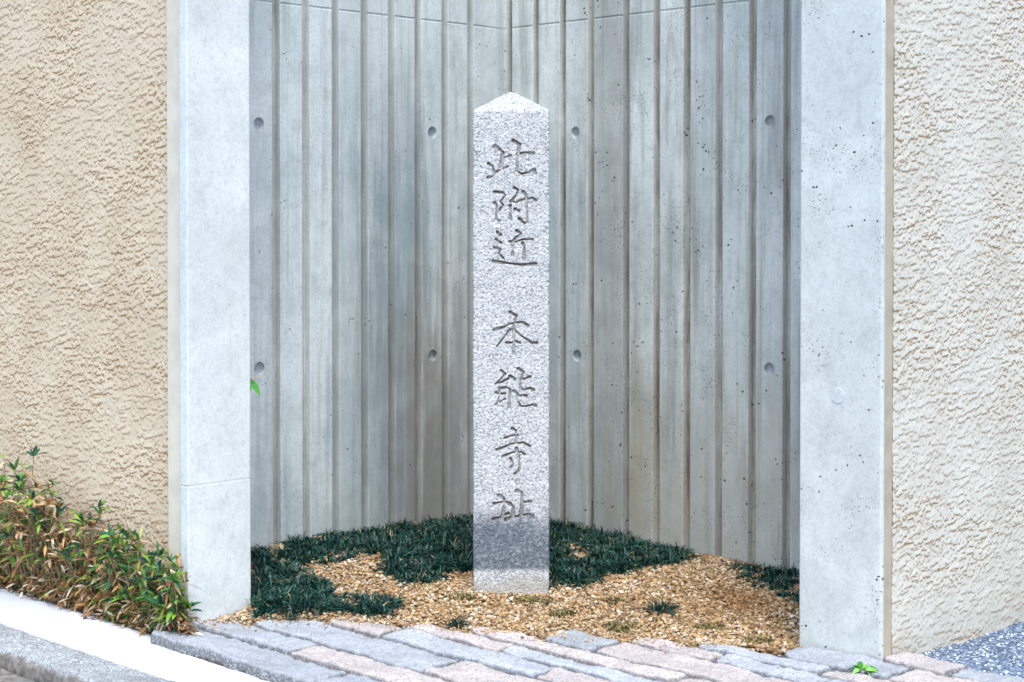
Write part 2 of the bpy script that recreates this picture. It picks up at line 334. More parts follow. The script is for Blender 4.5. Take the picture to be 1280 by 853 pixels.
# ribbed niche walls -------------------------------------------------
def pxY(x, c):   # c: left wall Y = c0 + X ; right wall Y = c0 - X
    k = (x - 640) / F
    return None
def ribbed(name, grooves, corner, far, line, inward, mat, joint_z, holes, label, gmark):
    """grooves: Y of groove centres, line(Y)->X on the wall plane, inward: unit vector into the concrete"""
    gw, gd = .0225 / math.sqrt(2) / 2, .017         # half width in Y, depth
    prof = [(corner, 0, 0)]                          # (Y, depth, dirt)
    for g in sorted(grooves, reverse=True):
        prof += [(g + gw + .0016, 0, 0), (g + gw, .0014, .3), (g + gw - .0022, gd, 1), (g - gw + .0022, gd, 1), (g - gw, .0014, .3), (g - gw - .0016, 0, 0)]
    prof.append((far, 0, 0))
    P = []
    for i in range(len(prof) - 1):                   # subdivide flats so the surface can be uneven
        a, b = prof[i], prof[i + 1]; P.append(a)
    P.append(prof[-1])
    zl = sorted(set([-.13, 0, .25, .5, .75, 1., 1.3, joint_z - .0035, joint_z - .0015, joint_z + .0015, joint_z + .0035, 1.7, 2.2, WT]))
    back = .16
    verts = []; cols = []
    for z in zl:
        jd = .0022 if abs(z - joint_z) < .002 else 0
        for (Y, d, dirt_shade) in P:
            dd = d + (jd if d < .001 and Y < corner - .001 else 0)
            verts.append((line(Y) + inward[0] * dd, Y + inward[1] * dd, z)); cols.append((dirt_shade * gmark, 1. if jd and d < .001 else 0., 0))
        for Y in (far, corner):
            verts.append((line(Y) + inward[0] * back, Y + inward[1] * back, z)); cols.append((0, 0, 0))
    n_ = len(P) + 2; faces = []
    for j in range(len(zl) - 1):
        for i in range(n_):
            a, b = j * n_ + i, j * n_ + (i + 1) % n_
            faces.append((a, b, b + n_, a + n_))
    faces.append(tuple(range(n_))[::-1]); faces.append(tuple(range((len(zl) - 1) * n_, len(zl) * n_)))
    base = (line(corner), corner, 0)
    root = mesh_obj('tmp', verts, faces, mat, origin=base, colors=np.array(cols))
    bm = bmesh.new(); bm.from_mesh(root.data); bmesh.ops.recalc_face_normals(bm, faces=bm.faces)
    bm.to_mesh(root.data); bm.free()
    # tie holes: cut cones, apply, keep the mortar plug as a part
    cut = bmesh.new(); nrm = Vector((-inward[0], -inward[1], 0))
    q = nrm.to_track_quat('Z', 'Y').to_matrix().to_4x4()
    plugs = []
    for (Y, z) in holes:
        c0 = Vector((line(Y), Y, z))
        m = Matrix.Translation(c0 - nrm * .004 - Vector(base)) @ q
        bmesh.ops.create_cone(cut, cap_ends=True, segments=36, radius1=.0150, radius2=.0162, depth=.022, matrix=m)
        plugs.append(c0 - nrm * .0115)
    cm = bpy.data.meshes.new('cut'); cut.to_mesh(cm); cut.free()
    co = bpy.data.objects.new('cut', cm); co.location = base; C.objects.link(co)
    md = root.modifiers.new('b', 'BOOLEAN'); md.object = co; md.operation = 'DIFFERENCE'; md.solver = 'EXACT'
    bpy.context.view_layer.update()
    ev = root.evaluated_get(bpy.context.evaluated_depsgraph_get()); nm = bpy.data.meshes.new_from_object(ev)
    root.modifiers.clear(); root.data = nm
    for nme in [a.name for a in nm.color_attributes]: nm.color_attributes.remove(nm.color_attributes[nme])
    ca = nm.color_attributes.new('col', 'FLOAT_COLOR', 'POINT')
    for i, v in enumerate(nm.vertices):
        wx_, wy_, wz_ = v.co.x + base[0], v.co.y + base[1], v.co.z
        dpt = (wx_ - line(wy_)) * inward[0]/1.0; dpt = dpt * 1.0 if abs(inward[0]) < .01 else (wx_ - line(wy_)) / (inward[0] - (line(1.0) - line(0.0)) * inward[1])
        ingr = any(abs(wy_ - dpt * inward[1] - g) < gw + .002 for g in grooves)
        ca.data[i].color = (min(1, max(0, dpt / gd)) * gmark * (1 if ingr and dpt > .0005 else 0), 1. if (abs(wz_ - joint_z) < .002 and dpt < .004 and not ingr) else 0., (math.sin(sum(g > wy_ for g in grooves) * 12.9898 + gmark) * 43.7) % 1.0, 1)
    nm.polygons.foreach_set('use_smooth', np.zeros(len(nm.polygons), dtype=bool))
    bpy.data.objects.remove(co)
    root.name = name
    tag(root, label, 'wall')
    for i, c0 in enumerate(plugs):
        bm = bmesh.new()
        bmesh.ops.create_circle(bm, cap_ends=False, segments=28, radius=.0153)
        vsb = list(bm.verts); inner = [bm.verts.new(v.co * .72 + Vector((0, 0, -.0012))) for v in vsb]; cen = bm.verts.new((0, .001, -.0016))
        for k in range(28):
            k2 = (k + 1) % 28
            bm.faces.new((vsb[k], vsb[k2], inner[k2], inner[k])); bm.faces.new((inner[k], inner[k2], cen))
        low = [bm.verts.new(v.co + Vector((0, 0, -.01))) for v in vsb]
        for k in range(28): bm.faces.new((vsb[k], low[k], low[(k + 1) % 28], vsb[(k + 1) % 28]))
        bm.faces.new(low)
        bmesh.ops.recalc_face_normals(bm, faces=bm.faces)
        bmesh.ops.transform(bm, matrix=Matrix.Translation(c0) @ q, verts=bm.verts)
        vv = [tuple(v.co) for v in bm.verts]; bm.verts.index_update(); ff = [[v.index for v in f.verts] for f in bm.faces]; bm.free()
        p = mesh_obj('tie_hole_plug', vv, ff, M_plug, parent=root, smooth=False)
    return root
def Yl(x): return 4.742 / (1 - (x - 640) / F)
def Yr(x): return 4.702 / (1 + (x - 640) / F)
gl = [Yl(x) for x in (346, 383, 420, 456, 490, 523, 556.5, 588.5)]
gl += [gl[0] - .0665 * i for i in (1, 2, 3)]
gr_ = [4.7105] + [Yr(x) for x in (669, 703, 738, 782, 820, 858, 898, 940, 983)]
gr_ += [gr_[-1] - .0722 * i for i in (1, 2, 3)]
i2 = 1 / math.sqrt(2)
CORN = 4.722
wall_l = ribbed('ribbed_concrete_wall', gl, CORN, 3.90, lambda Y: Y - 4.742, (-i2, i2), M_rib_left, H + .5445,
    [(Yl(x), H + (280 - y) / F * Yl(x)) for x, y in ((324, 155), (324, 461), (540.5, 166), (541, 445))],
    'grey fluted concrete wall of the niche on the left behind the stone, darkly stained low down beside the inner corner', .6)
wall_r = ribbed('ribbed_concrete_wall', gr_, CORN, 3.74, lambda Y: 4.702 - Y, (i2, i2), M_rib_right, H + .5445,
    [(Yr(x), H + (280 - y) / F * Yr(x)) for x, y in ((719, 166), (962, 152.5), (721.5, 445), (962, 462))],
    'grey fluted concrete wall of the niche on the right behind the stone, speckled with small pits and brown grooves', 1.)

# concrete ends of the outer walls, sealant strips, plaster ---------------
pl = solid('concrete_pillar', [boxsr(L_OUT, L_IN, L_END, -4.331, -.13, WT), ], M_pillar_left, origin=(*sr((L_OUT + L_IN) / 2, L_END - .02), 0), bevel=.0035)
tag(pl, 'smooth pale concrete wall end left of the niche, with a faint horizontal joint near its foot', 'pillar')
# joint in the left pillar: thin recessed line made from a cut through the mesh
def cutline(o, z, depth=.0022, wd=.0013):
    bm = bmesh.new(); bm.from_mesh(o.data)
    for zz in (z - 2 * wd, z - wd, z + wd, z + 2 * wd):
        bmesh.ops.bisect_plane(bm, geom=bm.verts[:] + bm.edges[:] + bm.faces[:], plane_co=(0, 0, zz), plane_no=(0, 0, 1))
    cx = sum(v.co.x for v in bm.verts) / len(bm.verts); cy = sum(v.co.y for v in bm.verts) / len(bm.verts)
    for v in bm.verts:
        if abs(v.co.z - z) < wd * 1.2:
            d = Vector((cx - v.co.x, cy - v.co.y, 0)); d.normalize(); v.co += d * depth
    bm.to_mesh(o.data); bm.free()
cutline(pl, H - .562)
solid('wall_core', [boxsr(L_OUT + .12, L_IN, -4.331, -4.80, -.13, WT)], M_pillar_left, parent=pl, bevel=0)
pr = solid('concrete_pillar', [boxsr(R_END, R_END + .017, R_OUT, R_IN, -.13, WT)], M_pillar_right, origin=(*sr(R_END + .01, (R_OUT + R_IN) / 2), 0), bevel=.0035)
tag(pr, 'smooth pitted concrete wall end right of the niche, with a faint round patch at mid height', 'pillar')
solid('wall_core', [boxsr(R_END + .017, 4.72, R_OUT - .12, R_IN, -.13, WT)], M_pillar_right, parent=pr, bevel=0)
# faint filled tie hole on the right pillar
cX, cY = sr(R_END, 0); k = (1048 - 640) / F; Yc = R_END / (1 + k); Xc = k * Yc; zc = H - (495 - 280) / F * Yc
bm = bmesh.new(); q = Vector((-i2, -i2, 0)).to_track_quat('Z', 'Y').to_matrix().to_4x4()
bmesh.ops.create_cone(bm, cap_ends=True, segments=32, radius1=.0165, radius2=.0155, depth=.0024, matrix=Matrix.Translation((Xc, Yc, zc)) @ q)
vv = [tuple(v.co) for v in bm.verts]; bm.verts.index_update(); ff = [[v.index for v in f.verts] for f in bm.faces]; bm.free()
n = N('filled_patch'); n.col(n.mix(n.ramp(n.noise(90, detail=4), .4, .65), (.50, .53, .52), (.44, .47, .47))); n.bump(n.noise(120, detail=4), .5, .001)
mesh_obj('filled_tie_hole', vv, ff, n.m, parent=pr)

def stucco(name, front_sr, mat, label, trim_box, trim_mat, core_boxes, du, seed, origin, L, lean):
    """front_sr(u) -> (X,Y) of the face at distance u from the trim; real relief of the trowelled plaster"""
    cell = (.0019, .0017)
    nu, nv = int(L / cell[0]), int(1.50 / cell[1])
    u = np.arange(nu) * cell[0]; z = -.04 + np.arange(nv) * cell[1]
    Uu, Zz = np.meshgrid(u, z, indexing='ij')
    a = fnoise((nu, nv), cell, .0078, .0027, lean, seed); b = fnoise((nu, nv), cell, .0048, .0024, lean * 1.3, seed + 1)
    e = fnoise((nu, nv), cell, .11, .07, 0, seed + 2); c_ = fnoise((nu, nv), cell, .0035, .003, 0, seed + 3)
    d2 = fnoise((nu, nv), cell, .018, .0036, lean * .7, seed + 4)
    # torn flakes of plaster: a sharp lower lip, fading upwards into the wall
    def flake(p, K):
        h = p.copy()
        for k in range(1, K): h[:, k:] = np.maximum(h[:, k:], p[:, :-k] * (1 - k / K) ** 1.3)
        return h
    h1 = flake(sstep(.35, .75, a + .55 * e + .25 * b), 7); h2 = flake(sstep(.55, .95, b - .25 * e + .2 * c_), 5); h3 = flake(sstep(.8, 1.2, d2 + .3 * b), 6)
    hgt = (.00042 * h1 + .00036 * h2) * (.6 + .7 * sstep(-1, 1.2, e)) + .00070 * h3 + .00014 * c_
    x, y = front_sr(Uu)
    nx, ny = du
    ox = x + nx * hgt; oy = y + ny * hgt
    zz = Zz - .45 * hgt
    up = np.roll(hgt, -2, axis=1)
    dirt_shade = sstep(.00014, .00042, up - hgt) * (.6 + .35 * sstep(-1, 1, e))
    cols = np.stack([dirt_shade] * 3, -1).reshape(-1, 3)
    fcs = gridfaces(nu, nv)
    root = empty(name, origin); tag(root, label, 'wall')
    f = mesh_obj('plaster_face', np.stack([ox, oy, zz], -1).reshape(-1, 3), fcs, mat, parent=root, smooth=True, colors=cols)
    solid('wall_core', core_boxes, mat, parent=root, bevel=0)
    solid('joint_sealant', [trim_box], trim_mat, parent=root, bevel=.0025)
    return root
# left: face on plane s = 2.95, going to more negative r
LS = 2.950
stucco('plaster_wall', lambda u: ((LS + (-4.438 - u * math.sqrt(2))) / 2, (LS - (-4.438 - u * math.sqrt(2))) / 2), M_stucco_left,
       'sand coloured rough plaster wall at the left, rising behind the bamboo grass', boxsr(2.930, L_OUT + .12, -4.331, -4.438, -.13, WT), M_trim_left,
       [boxsr(LS + .004, 3.3, -4.80, -5.9, -.13, WT), boxsr(LS + .004, L_OUT + .12, -4.438, -4.80, -.13, WT), boxsr(LS + .001, 3.3, -5.9, -14, -.13, WT), boxsr(LS, 3.3, -4.9, -5.9, 1.45, WT)],
       (-i2, -i2), 11, (*sr(LS + .1, -5.0), 0), 1.0, -13)
RS = -2.590
stucco('plaster_wall', lambda u: (((4.104 + u * math.sqrt(2)) + RS) / 2, ((4.104 + u * math.sqrt(2)) - RS) / 2), M_stucco_right,
       'pale cream rough plaster wall at the right, standing on the blue grey asphalt', boxsr(R_END + .017, 4.104, R_OUT - .003, R_OUT - .12, -.13, WT), M_trim_right,
       [boxsr(4.72, 5.5, RS - .004, RS - .3, -.13, WT), boxsr(4.104, 4.72, RS - .004, R_OUT - .12, -.13, WT), boxsr(5.5, 14, RS - .001, RS - .3, -.13, WT), boxsr(4.8, 5.5, RS, RS - .3, 1.45, WT)],
       (i2, -i2), 31, (*sr(4.6, RS - .1), 0), 1.0, 8)

# ------------------------------------------------------------------ paving, kerb, road
def stone_grid(s0, s1, r0, r1, z, colr, seed, amp=.0022, cell=.0055, round_=.0045, ends=(0, 0)):
    """rough topped granite sett: returns verts, faces, colours"""
    rg = np.random.default_rng(seed)
    ws, lr = (s1 - s0) / math.sqrt(2), (r1 - r0) / math.sqrt(2)
    nu, nv = max(6, int(ws / cell)) + 1, max(6, int(lr / cell)) + 1
    ea, eb = .0018 / ws, .0018 / lr
    a = np.concatenate([[0], np.linspace(ea, 1 - ea, nu - 2), [1]]); b = np.concatenate([[0], np.linspace(eb, 1 - eb, nv - 2), [1]])
    A, B = np.meshgrid(a, b, indexing='ij')
    cl = (ws / (nu - 1), lr / (nv - 1))
    n1 = fnoise((nu, nv), cl, .035, .05, 0, seed); n2 = fnoise((nu, nv), cl, .010, .010, 0, seed + 5)
    wob0 = fnoise((1, nv), (1, cl[1]), .001, .05, 0, seed + 7)[0] * .0017; wob1 = fnoise((1, nv), (1, cl[1]), .001, .05, 0, seed + 8)[0] * .0017
    wob0 += fnoise((1, nv), (1, cl[1]), .001, .012, 0, seed + 17)[0] * .001; wob1 += fnoise((1, nv), (1, cl[1]), .001, .012, 0, seed + 18)[0] * .001
    wr0 = fnoise((nu, 1), (cl[0], 1), .03, .001, 0, seed + 9)[:, 0] * .0025; wr1 = fnoise((nu, 1), (cl[0], 1), .03, .001, 0, seed + 10)[:, 0] * .0025
    dl = .0024
    dw = .0050
    sp_ = (dw + wob0[None, :]) * (1 - A) + (ws - dw + wob1[None, :]) * A
    # rounded stone ends
    rp = (dl + wr0[:, None]) * (1 - B) + (lr - dl + wr1[:, None]) * B
    if ends[0]: rp += (1 - B) ** 6 * 0 + np.where(B < .5, 1, 0) * .022 * (np.abs(A - .5) * 2) ** 3 * (1 - B) ** 4
    de = np.minimum(np.minimum(A, 1 - A) * ws, np.minimum(B, 1 - B) * lr)
    zz = z + amp * (.6 * n1 + .45 * n2) - .008 * (1 - sstep(0, round_, de)) + rg.normal() * .001
    edge = np.minimum(np.minimum(np.arange(nu), nu - 1 - np.arange(nu))[:, None], np.minimum(np.arange(nv), nv - 1 - np.arange(nv))[None, :]) == 0
    zz = np.where(edge, z - .045, zz)
    edge2 = np.minimum(np.minimum(np.arange(nu), nu - 1 - np.arange(nu))[:, None], np.minimum(np.arange(nv), nv - 1 - np.arange(nv))[None, :]) == 1
    # pull the ring next to the edge outwards so the sides stand upright
    s = s0 + sp_ * math.sqrt(2); r = r0 + rp * math.sqrt(2)
    X, Y = (s + r) / 2, (s - r) / 2
    cols = np.array(colr)[None, None, :] * (1 + .06 * n1[..., None])
    cols = np.where(edge[..., None], np.array([.07, .065, .055])[None, None], np.where(edge2[..., None], cols * .35, cols))
    fc = gridfaces(nu, nv)[:, ::-1]
    return np.stack([X, Y, zz], -1).reshape(-1, 3), fc, np.clip(cols, 0, 1).reshape(-1, 3)
def join(parts):
    V, Fc, Cc, k = [], [], [], 0
    for v, f, c in parts: V.append(v); Fc.append(f + k); Cc.append(c); k += len(v)
    return np.concatenate(V), np.concatenate(Fc), np.concatenate(Cc)
BL = (.34, .365, .39); BL2 = (.40, .425, .455); PK = (.53, .45, .41); PK2 = (.47, .405, .375)
rows = [ # s0, s1, start r, [(end r, colour), ...]
    (2.765, 2.920, rr(212, 783), [(rr(500, 868), BL), (1.0, PK2)]),
    (2.920, 3.052, rr(262, 775), [(rr(378, 812), BL), (rr(600, 882), PK), (1, BL)]),
    (3.052, 3.225, rr(340, 772), [(rr(545, 835), BL2), (rr(700, 890), PK), (1, BL)]),
    (3.225, 3.356, rr(418, 774), [(rr(487, 792), PK2), (rr(668, 846), BL2), (1, PK)]),
    (3.356, 3.450, rr(520, 776), [(rr(645, 808), PK), (rr(815, 866), BL2), (1, PK)]),
    (3.450, 3.545, rr(598, 785), [(rr(900, 880), PK), (1, BL)]),
    (3.545, 3.700, rr(700, 790), [(rr(762, 808), BL), (rr(960, 870), PK), (1, BL)]),
    (3.700, 3.795, rr(802, 797), [(rr(890, 826), PK), (rr(1010, 862), BL2), (1, BL)]),
    (3.795, 3.885, rr(868, 806), [(rr(1010, 848), BL2), (1, PK)]),
    (3.885, 4.040, rr(972, 818), [(rr(1100, 852), BL), (1, PK)]),
    (4.040, 4.170, -2.60, [(rr(1150, 856), PK2), (-1.6, BL)]),
]
parts = []; sd_ = 100
for s0, s1, r0, st in rows:
    a = r0
    for i, (b, colr) in enumerate(st):
        if s0 > 4.0: end = min(b, -1.7)
        else: end = min(b, -1.55 + 0)
        while end - a > 1.0:
            parts.append(stone_grid(s0, s1, a, a + .80, 0, (lambda k_: [c_ * k_ for c_ in colr])(random.uniform(.9, 1.06)), sd_, ends=(i == 0 and a == r0, 0))); sd_ += 20; a += .80
        if end - a > .03:
            parts.append(stone_grid(s0, s1, a, end, 0, (lambda k_: [c_ * k_ for c_ in colr])(random.uniform(.9, 1.06)), sd_, ends=(i == 0 and a == r0, 0))); sd_ += 20
        a = end
v_, f_, c_ = join(parts)
o = mesh_obj('pavement', v_, f_, M_paver, smooth=True, colors=c_); tag(o, kind='structure')
# bedding under the setts
vv, ff = boxsr(2.775, 4.17, -4.1, -1.56, -.10, -.020)
# keep the bedding out of the raised bed: two strips
o = solid('pavement_joint', [boxsr(2.775, 4.2, -4.2, -1.56, -.10, -.019)], M_joint, bevel=0); tag(o, kind='structure')

def sweep(prof, r0, r1, step, mat, name, amp, seed, colr=None, dz=None):
    """profile [(s,z)] swept along r with roughness"""
    P = []
    for i in range(len(prof) - 1):
        (sa, za), (sb, zb) = prof[i], prof[i + 1]; m = max(1, int(math.hypot((sb - sa) / 1.414, zb - za) / step))
        for k in range(m): P.append((sa + (sb - sa) * k / m, za + (zb - za) * k / m))
    P.append(prof[-1]); P = np.array(P); nr = int((r1 - r0) / 1.414 / step)
    r = np.linspace(r0, r1, nr)
    n1 = fnoise((len(P), nr), (step, step), .02, .02, 0, seed) ; n2 = fnoise((len(P), nr), (step, step), .007, .007, 0, seed + 1); n3 = fnoise((len(P), nr), (step, step), .1, .2, 0, seed + 2)
    h = amp * (.7 * n1 + .5 * n2 + .6 * n3)
    s = P[:, 0][:, None] + 0 * r[None, :] - h * .7; z = P[:, 1][:, None] + h
    X, Y = (s + r[None, :]) / 2, (s - r[None, :]) / 2
    f = gridfaces(len(P), nr)[:, ::-1]
    o = mesh_obj(name, np.stack([X, Y, z], -1).reshape(-1, 3), f, mat, smooth=True); tag(o, kind='structure'); return o
sweep([(2.596, -.06), (2.598, -.028), (2.606, -.0245), (2.74, -.024), (2.84, -.024), (2.845, -.06)], -6.5, -1.2, .006, M_white, 'kerb_strip', .0004, 41)
sweep([(2.590, -.06), (2.589, -.031), (2.578, -.0255), (2.50, -.026), (2.462, -.031), (2.447, -.042), (2.440, -.060), (2.438, -.10)], -6.0, -1.2, .005, M_kerb, 'kerb', .0026, 51)
sweep([(2.434, -.085), (2.430, -.066), (2.420, -.062), (2.30, -.066), (2.1, -.072), (2.09, -.12)], -6.0, -1.2, .006, M_kerb, 'gutter', .0015, 61)
o = mesh_obj('road', [(*sr(2.11, -9), -.088), (*sr(-9, -9), -.088), (*sr(-9, -1.2), -.088), (*sr(2.11, -1.2), -.088)], [(0, 1, 2, 3)], M_asphalt); tag(o, kind='structure')
# asphalt at the right: rough sheet
nu, nv = 260, 260
s = np.linspace(4.172, 6.2, nu); r = np.linspace(-2.60, -.9, nv); A, B = np.meshgrid(s, r, indexing='ij')
cl = (2.03 / 1.414 / nu, 1.7 / 1.414 / nv)
h = .0016 * fnoise((nu, nv), cl, .008, .008, 0, 71) + .0015 * fnoise((nu, nv), cl, .12, .12, 0, 72) - .018 - .006 * (A - 4.17)
o = mesh_obj('road_asphalt', np.stack([(A + B) / 2, (A - B) / 2, h], -1).reshape(-1, 3), gridfaces(nu, nv)[:, ::-1], M_asphalt, smooth=True); tag(o, kind='structure')
def flat(name, s0, s1, r0, r1, z, mat):
    o = mesh_obj(name, [(*sr(s0, r0), z), (*sr(s0, r1), z), (*sr(s1, r1), z), (*sr(s1, r0), z)], [(0, 1, 2, 3)], mat); tag(o, kind='structure'); return o
flat('road_far_side', 2.0, 14, -.9, 9, -.010, M_asphalt)
flat('road_beyond', 6.2, 14, -2.60, -.9, -.010, M_asphalt)
flat('road_front', 2.0, 4.2, -1.56, -.9, -.010, M_asphalt)
# planting strip soil below the bamboo grass
o = solid('planting_strip', [boxsr(2.842, 2.956, -4.345, -7, -.12, -.022), boxsr(2.842, 2.9, -4.21, -4.345, -.12, -.018)], M_joint, bevel=0); tag(o, kind='structure')

# ------------------------------------------------------------------ the inscribed stone
CH = {
 'a': (600, 160, 9.475, [([(180,225),(230,262),(272,290),(262,370),(245,470)], 4.2), ([(262,365),(300,350),(360,330)], 2.6), ([(100,425),(150,458),(165,535)], 3.0),
        ([(92,592),(150,575),(200,520),(325,460)], 2.8), ([(395,155),(468,200),(450,300),(440,420),(436,515),(490,547),(590,525),(640,500),(652,540)], 3.5), ([(450,312),(540,292),(625,305)], 3.4)]),
 'b': (600, 230, 7.413, [([(135,75),(215,82),(236,108),(190,165),(215,200),(185,240)], 2.9), ([(135,178),(155,205),(150,330),(176,345)], 3.2), ([(318,38),(352,58),(335,110),(285,165)], 3.0),
        ([(290,160),(330,172),(385,150)], 2.6), ([(280,200),(284,330)], 2.8), ([(400,75),(425,110),(435,250),(437,365),(400,360),(365,325)], 3.1), ([(415,145),(490,130),(515,155)], 3.2), ([(325,235),(360,252)], 3.0)]),
 'c': (600, 230, 7.413, [([(340,435),(380,462),(330,500),(300,545)], 3.0), ([(280,535),(310,545),(400,515),(485,515)], 2.8), ([(300,560),(302,665)], 2.8), ([(395,550),(412,590),(407,700)], 3.0),
        ([(162,450),(188,472)], 3.0), ([(150,515),(192,546)], 2.8), ([(135,592),(192,605),(175,650),(215,690)], 2.8), ([(125,722),(250,735),(380,752),(515,742)], 3.7)]),
 'd': (605, 380, 12.19, [([(395,130),(495,190),(465,300),(452,400),(455,560),(455,770)], 3.0), ([(155,400),(300,360),(390,312),(480,292),(590,282),(665,335)], 3.0), ([(400,390),(300,520),(200,650)], 2.2),
        ([(450,400),(500,440),(640,540),(720,600),(800,600)], 3.4), ([(340,595),(430,595),(480,570),(545,600)], 2.8)]),
 'e': (605, 450, 12.19, [([(258,165),(322,225),(240,310),(175,372),(270,345),(370,295)], 2.6), ([(395,255),(450,268),(466,305)], 3.0), ([(240,440),(340,425),(400,455),(388,600),(385,740)], 2.9),
        ([(235,430),(232,540),(215,640),(180,690)], 2.4), ([(185,505),(230,530),(315,520)], 2.7), ([(240,650),(320,600)], 2.2), ([(520,140),(605,195),(570,300),(552,430),(600,465),(700,435),(752,465)], 2.9),
        ([(570,305),(700,265)], 2.9), ([(455,480),(508,520),(503,620),(560,715),(650,715),(740,690),(782,705)], 3.0), ([(520,560),(590,545),(645,555)], 2.8)]),
 'f': (605, 525, 11.375, [([(400,130),(456,160),(458,250),(450,340)], 2.7), ([(290,268),(370,240),(480,228)], 2.4), ([(185,435),(280,398),(380,355),(560,332),(650,385)], 2.8),
        ([(270,530),(350,495),(420,470),(530,465),(575,500)], 2.8), ([(462,412),(498,560),(505,680),(490,740),(440,780)], 3.0), ([(375,560),(415,640),(385,690)], 2.7)]),
 'g': (605, 600, 13.125, [([(250,275),(330,330),(325,500),(300,640)], 4.0), ([(165,405),(240,382),(370,385)], 3.0), ([(150,660),(270,625),(400,570)], 3.0), ([(415,405),(478,450),(478,610)], 3.8),
        ([(360,670),(460,632),(620,598),(740,582),(800,602),(790,635)], 3.8), ([(540,195),(620,225),(625,400),(612,590)], 4.0), ([(630,382),(760,370)], 3.2)]),
}
YS = 3.82
def stele():
    x0, x1 = (591 - 640) / F * YS, (687 - 640) / F * YS
    W = x1 - x0; cx = (x0 + x1) / 2; D = W
    zt, za = H + (280 - 138.5) / F * YS, H + (280 - 115.5) / F * (YS + D / 2)
    zb = -.08; cell = .00125
    rc = .005
    # perimeter samples: front dense, rest coarse
    nf = int((W - 2 * rc) / cell)
    pts = []; nrm = []; isf = []
    def add(p, n_, f): pts.append(p); nrm.append(n_); isf.append(f)
    hx, hy = W / 2, D / 2
    for i in range(nf + 1):
        add((-hx + rc + (W - 2 * rc) * i / nf, -hy), (0, -1), 1)
    def corner(cx_, cy_, a0):
        for k in range(1, 4):
            a = R(a0 + 90 * k / 4); add((cx_ + rc * math.cos(a), cy_ + rc * math.sin(a)), (math.cos(a), math.sin(a)), 0)
    def side(p, q, n_, m):
        for i in range(m + 1): add((p[0] + (q[0] - p[0]) * i / m, p[1] + (q[1] - p[1]) * i / m), n_, 0)
    corner(hx - rc, -hy + rc, -90); side((hx, -hy + rc), (hx, hy - rc), (1, 0), 40)
    corner(hx - rc, hy - rc, 0); side((hx - rc, hy), (-hx + rc, hy), (0, 1), 30)
    corner(-hx + rc, hy - rc, 90); side((-hx, hy - rc), (-hx, -hy + rc), (-1, 0), 40)
    corner(-hx + rc, -hy + rc, 180)
    pts = np.array(pts); nrm = np.array(nrm); isf = np.array(isf); npz = len(pts)
    z = np.arange(zb, zt - .003, cell); nz = len(z); ncap = 60
    # relief noise along perimeter x height
    nn = fnoise((npz, nz + ncap), (cell, cell), .0034, .0026, 30, 5); nb = fnoise((npz, nz + ncap), (cell, cell), .02, .03, 0, 6); n0 = fnoise((npz, nz + ncap), (cell, cell), .0015, .0012, 30, 8)
    rough = -.0011 * sstep(.2, 1.5, -nn) - .0006 * sstep(.2, 1.4, -n0) + .0005 * nb
    disp = rough.copy()
    # carving on the front
    Xf = cx + pts[:nf + 1, 0]; depth = np.zeros((nf + 1, nz)); owner = np.full((nf + 1, nz), -1)
    for ci, key in enumerate('abcdefg'):
        ox, oy, sc, strokes = CH[key]
        for poly, wd in strokes:
            P = [(((ox + a / sc) - 640) / F * YS, H + (280 - (oy + b / sc)) / F * YS) for a, b in poly]
            # resample smooth
            rad = wd * .5 / F * YS * 1.32
            for i in range(len(P) - 1):
                (xa, zaa), (xb, zbb) = P[i], P[i + 1]
                xm, xM = min(xa, xb) - .01, max(xa, xb) + .01; zm, zM = min(zaa, zbb) - .01, max(zaa, zbb) + .01
                iu = np.where((Xf > xm) & (Xf < xM))[0]; iv = np.where((z > zm) & (z < zM))[0]
                if len(iu) == 0 or len(iv) == 0: continue
                gx, gzz = np.meshgrid(Xf[iu], z[iv], indexing='ij')
                dx, dz_ = xb - xa, zbb - zaa; L2 = dx * dx + dz_ * dz_ + 1e-12
                t = np.clip(((gx - xa) * dx + (gzz - zaa) * dz_) / L2, 0, 1)
                d = np.hypot(gx - xa - t * dx, gzz - zaa - t * dz_)
                g_t = (i + t) / (len(P) - 1)
                rr_ = rad * (1.22 - .48 * np.sin(g_t * math.pi) + .10 * np.sin(g_t * 9 + i))     # fatter ends, waist in between
                dp = np.clip((rr_ - d) / .0015, 0, 1) * .0068
                sub = depth[np.ix_(iu, iv)]; depth[np.ix_(iu, iv)] = np.maximum(sub, dp)
                so = owner[np.ix_(iu, iv)]; so[dp > .0008] = ci; owner[np.ix_(iu, iv)] = so
    disp[:nf + 1, :nz] -= depth
    cols = np.zeros((npz, nz + ncap, 3)); 
    lip_shade = np.zeros_like(depth)
    for kk_ in (1, 2, 3): lip_shade = np.maximum(lip_shade, depth - np.pad(depth, ((0, 0), (0, kk_)))[:, kk_:])     # painted shade under the upper lip of each cut
    cols[:nf + 1, :nz, 0] = sstep(.001, .0042, depth) * (.32 + .68 * sstep(.001, .005, lip_shade))
    base = np.array([cx, YS + D / 2])
    X = base[0] + pts[:, 0][:, None] + nrm[:, 0][:, None] * disp; Y = base[1] + pts[:, 1][:, None] + nrm[:, 1][:, None] * disp
    Zg = np.empty((npz, nz + ncap)); Zg[:, :nz] = z[None, :]
    t = (np.arange(1, ncap + 1) / ncap) ** .9
    apex_soft = .004
    for k in range(ncap):
        f = 1 - t[k]; 
        X[:, nz + k] = base[0] + (X[:, nz + k] - base[0]) * f; Y[:, nz + k] = base[1] + (Y[:, nz + k] - base[1]) * f
        Zg[:, nz + k] = zt + (za - zt) * (1 - (math.hypot(f, .05) - .05) ) + .0009 * nb[:, nz + k] * f
    # gentle bevel between face and cap
    V = np.stack([X, Y, Zg], -1).reshape(-1, 3); fc = gridfaces(npz, nz + ncap, wrap=True)
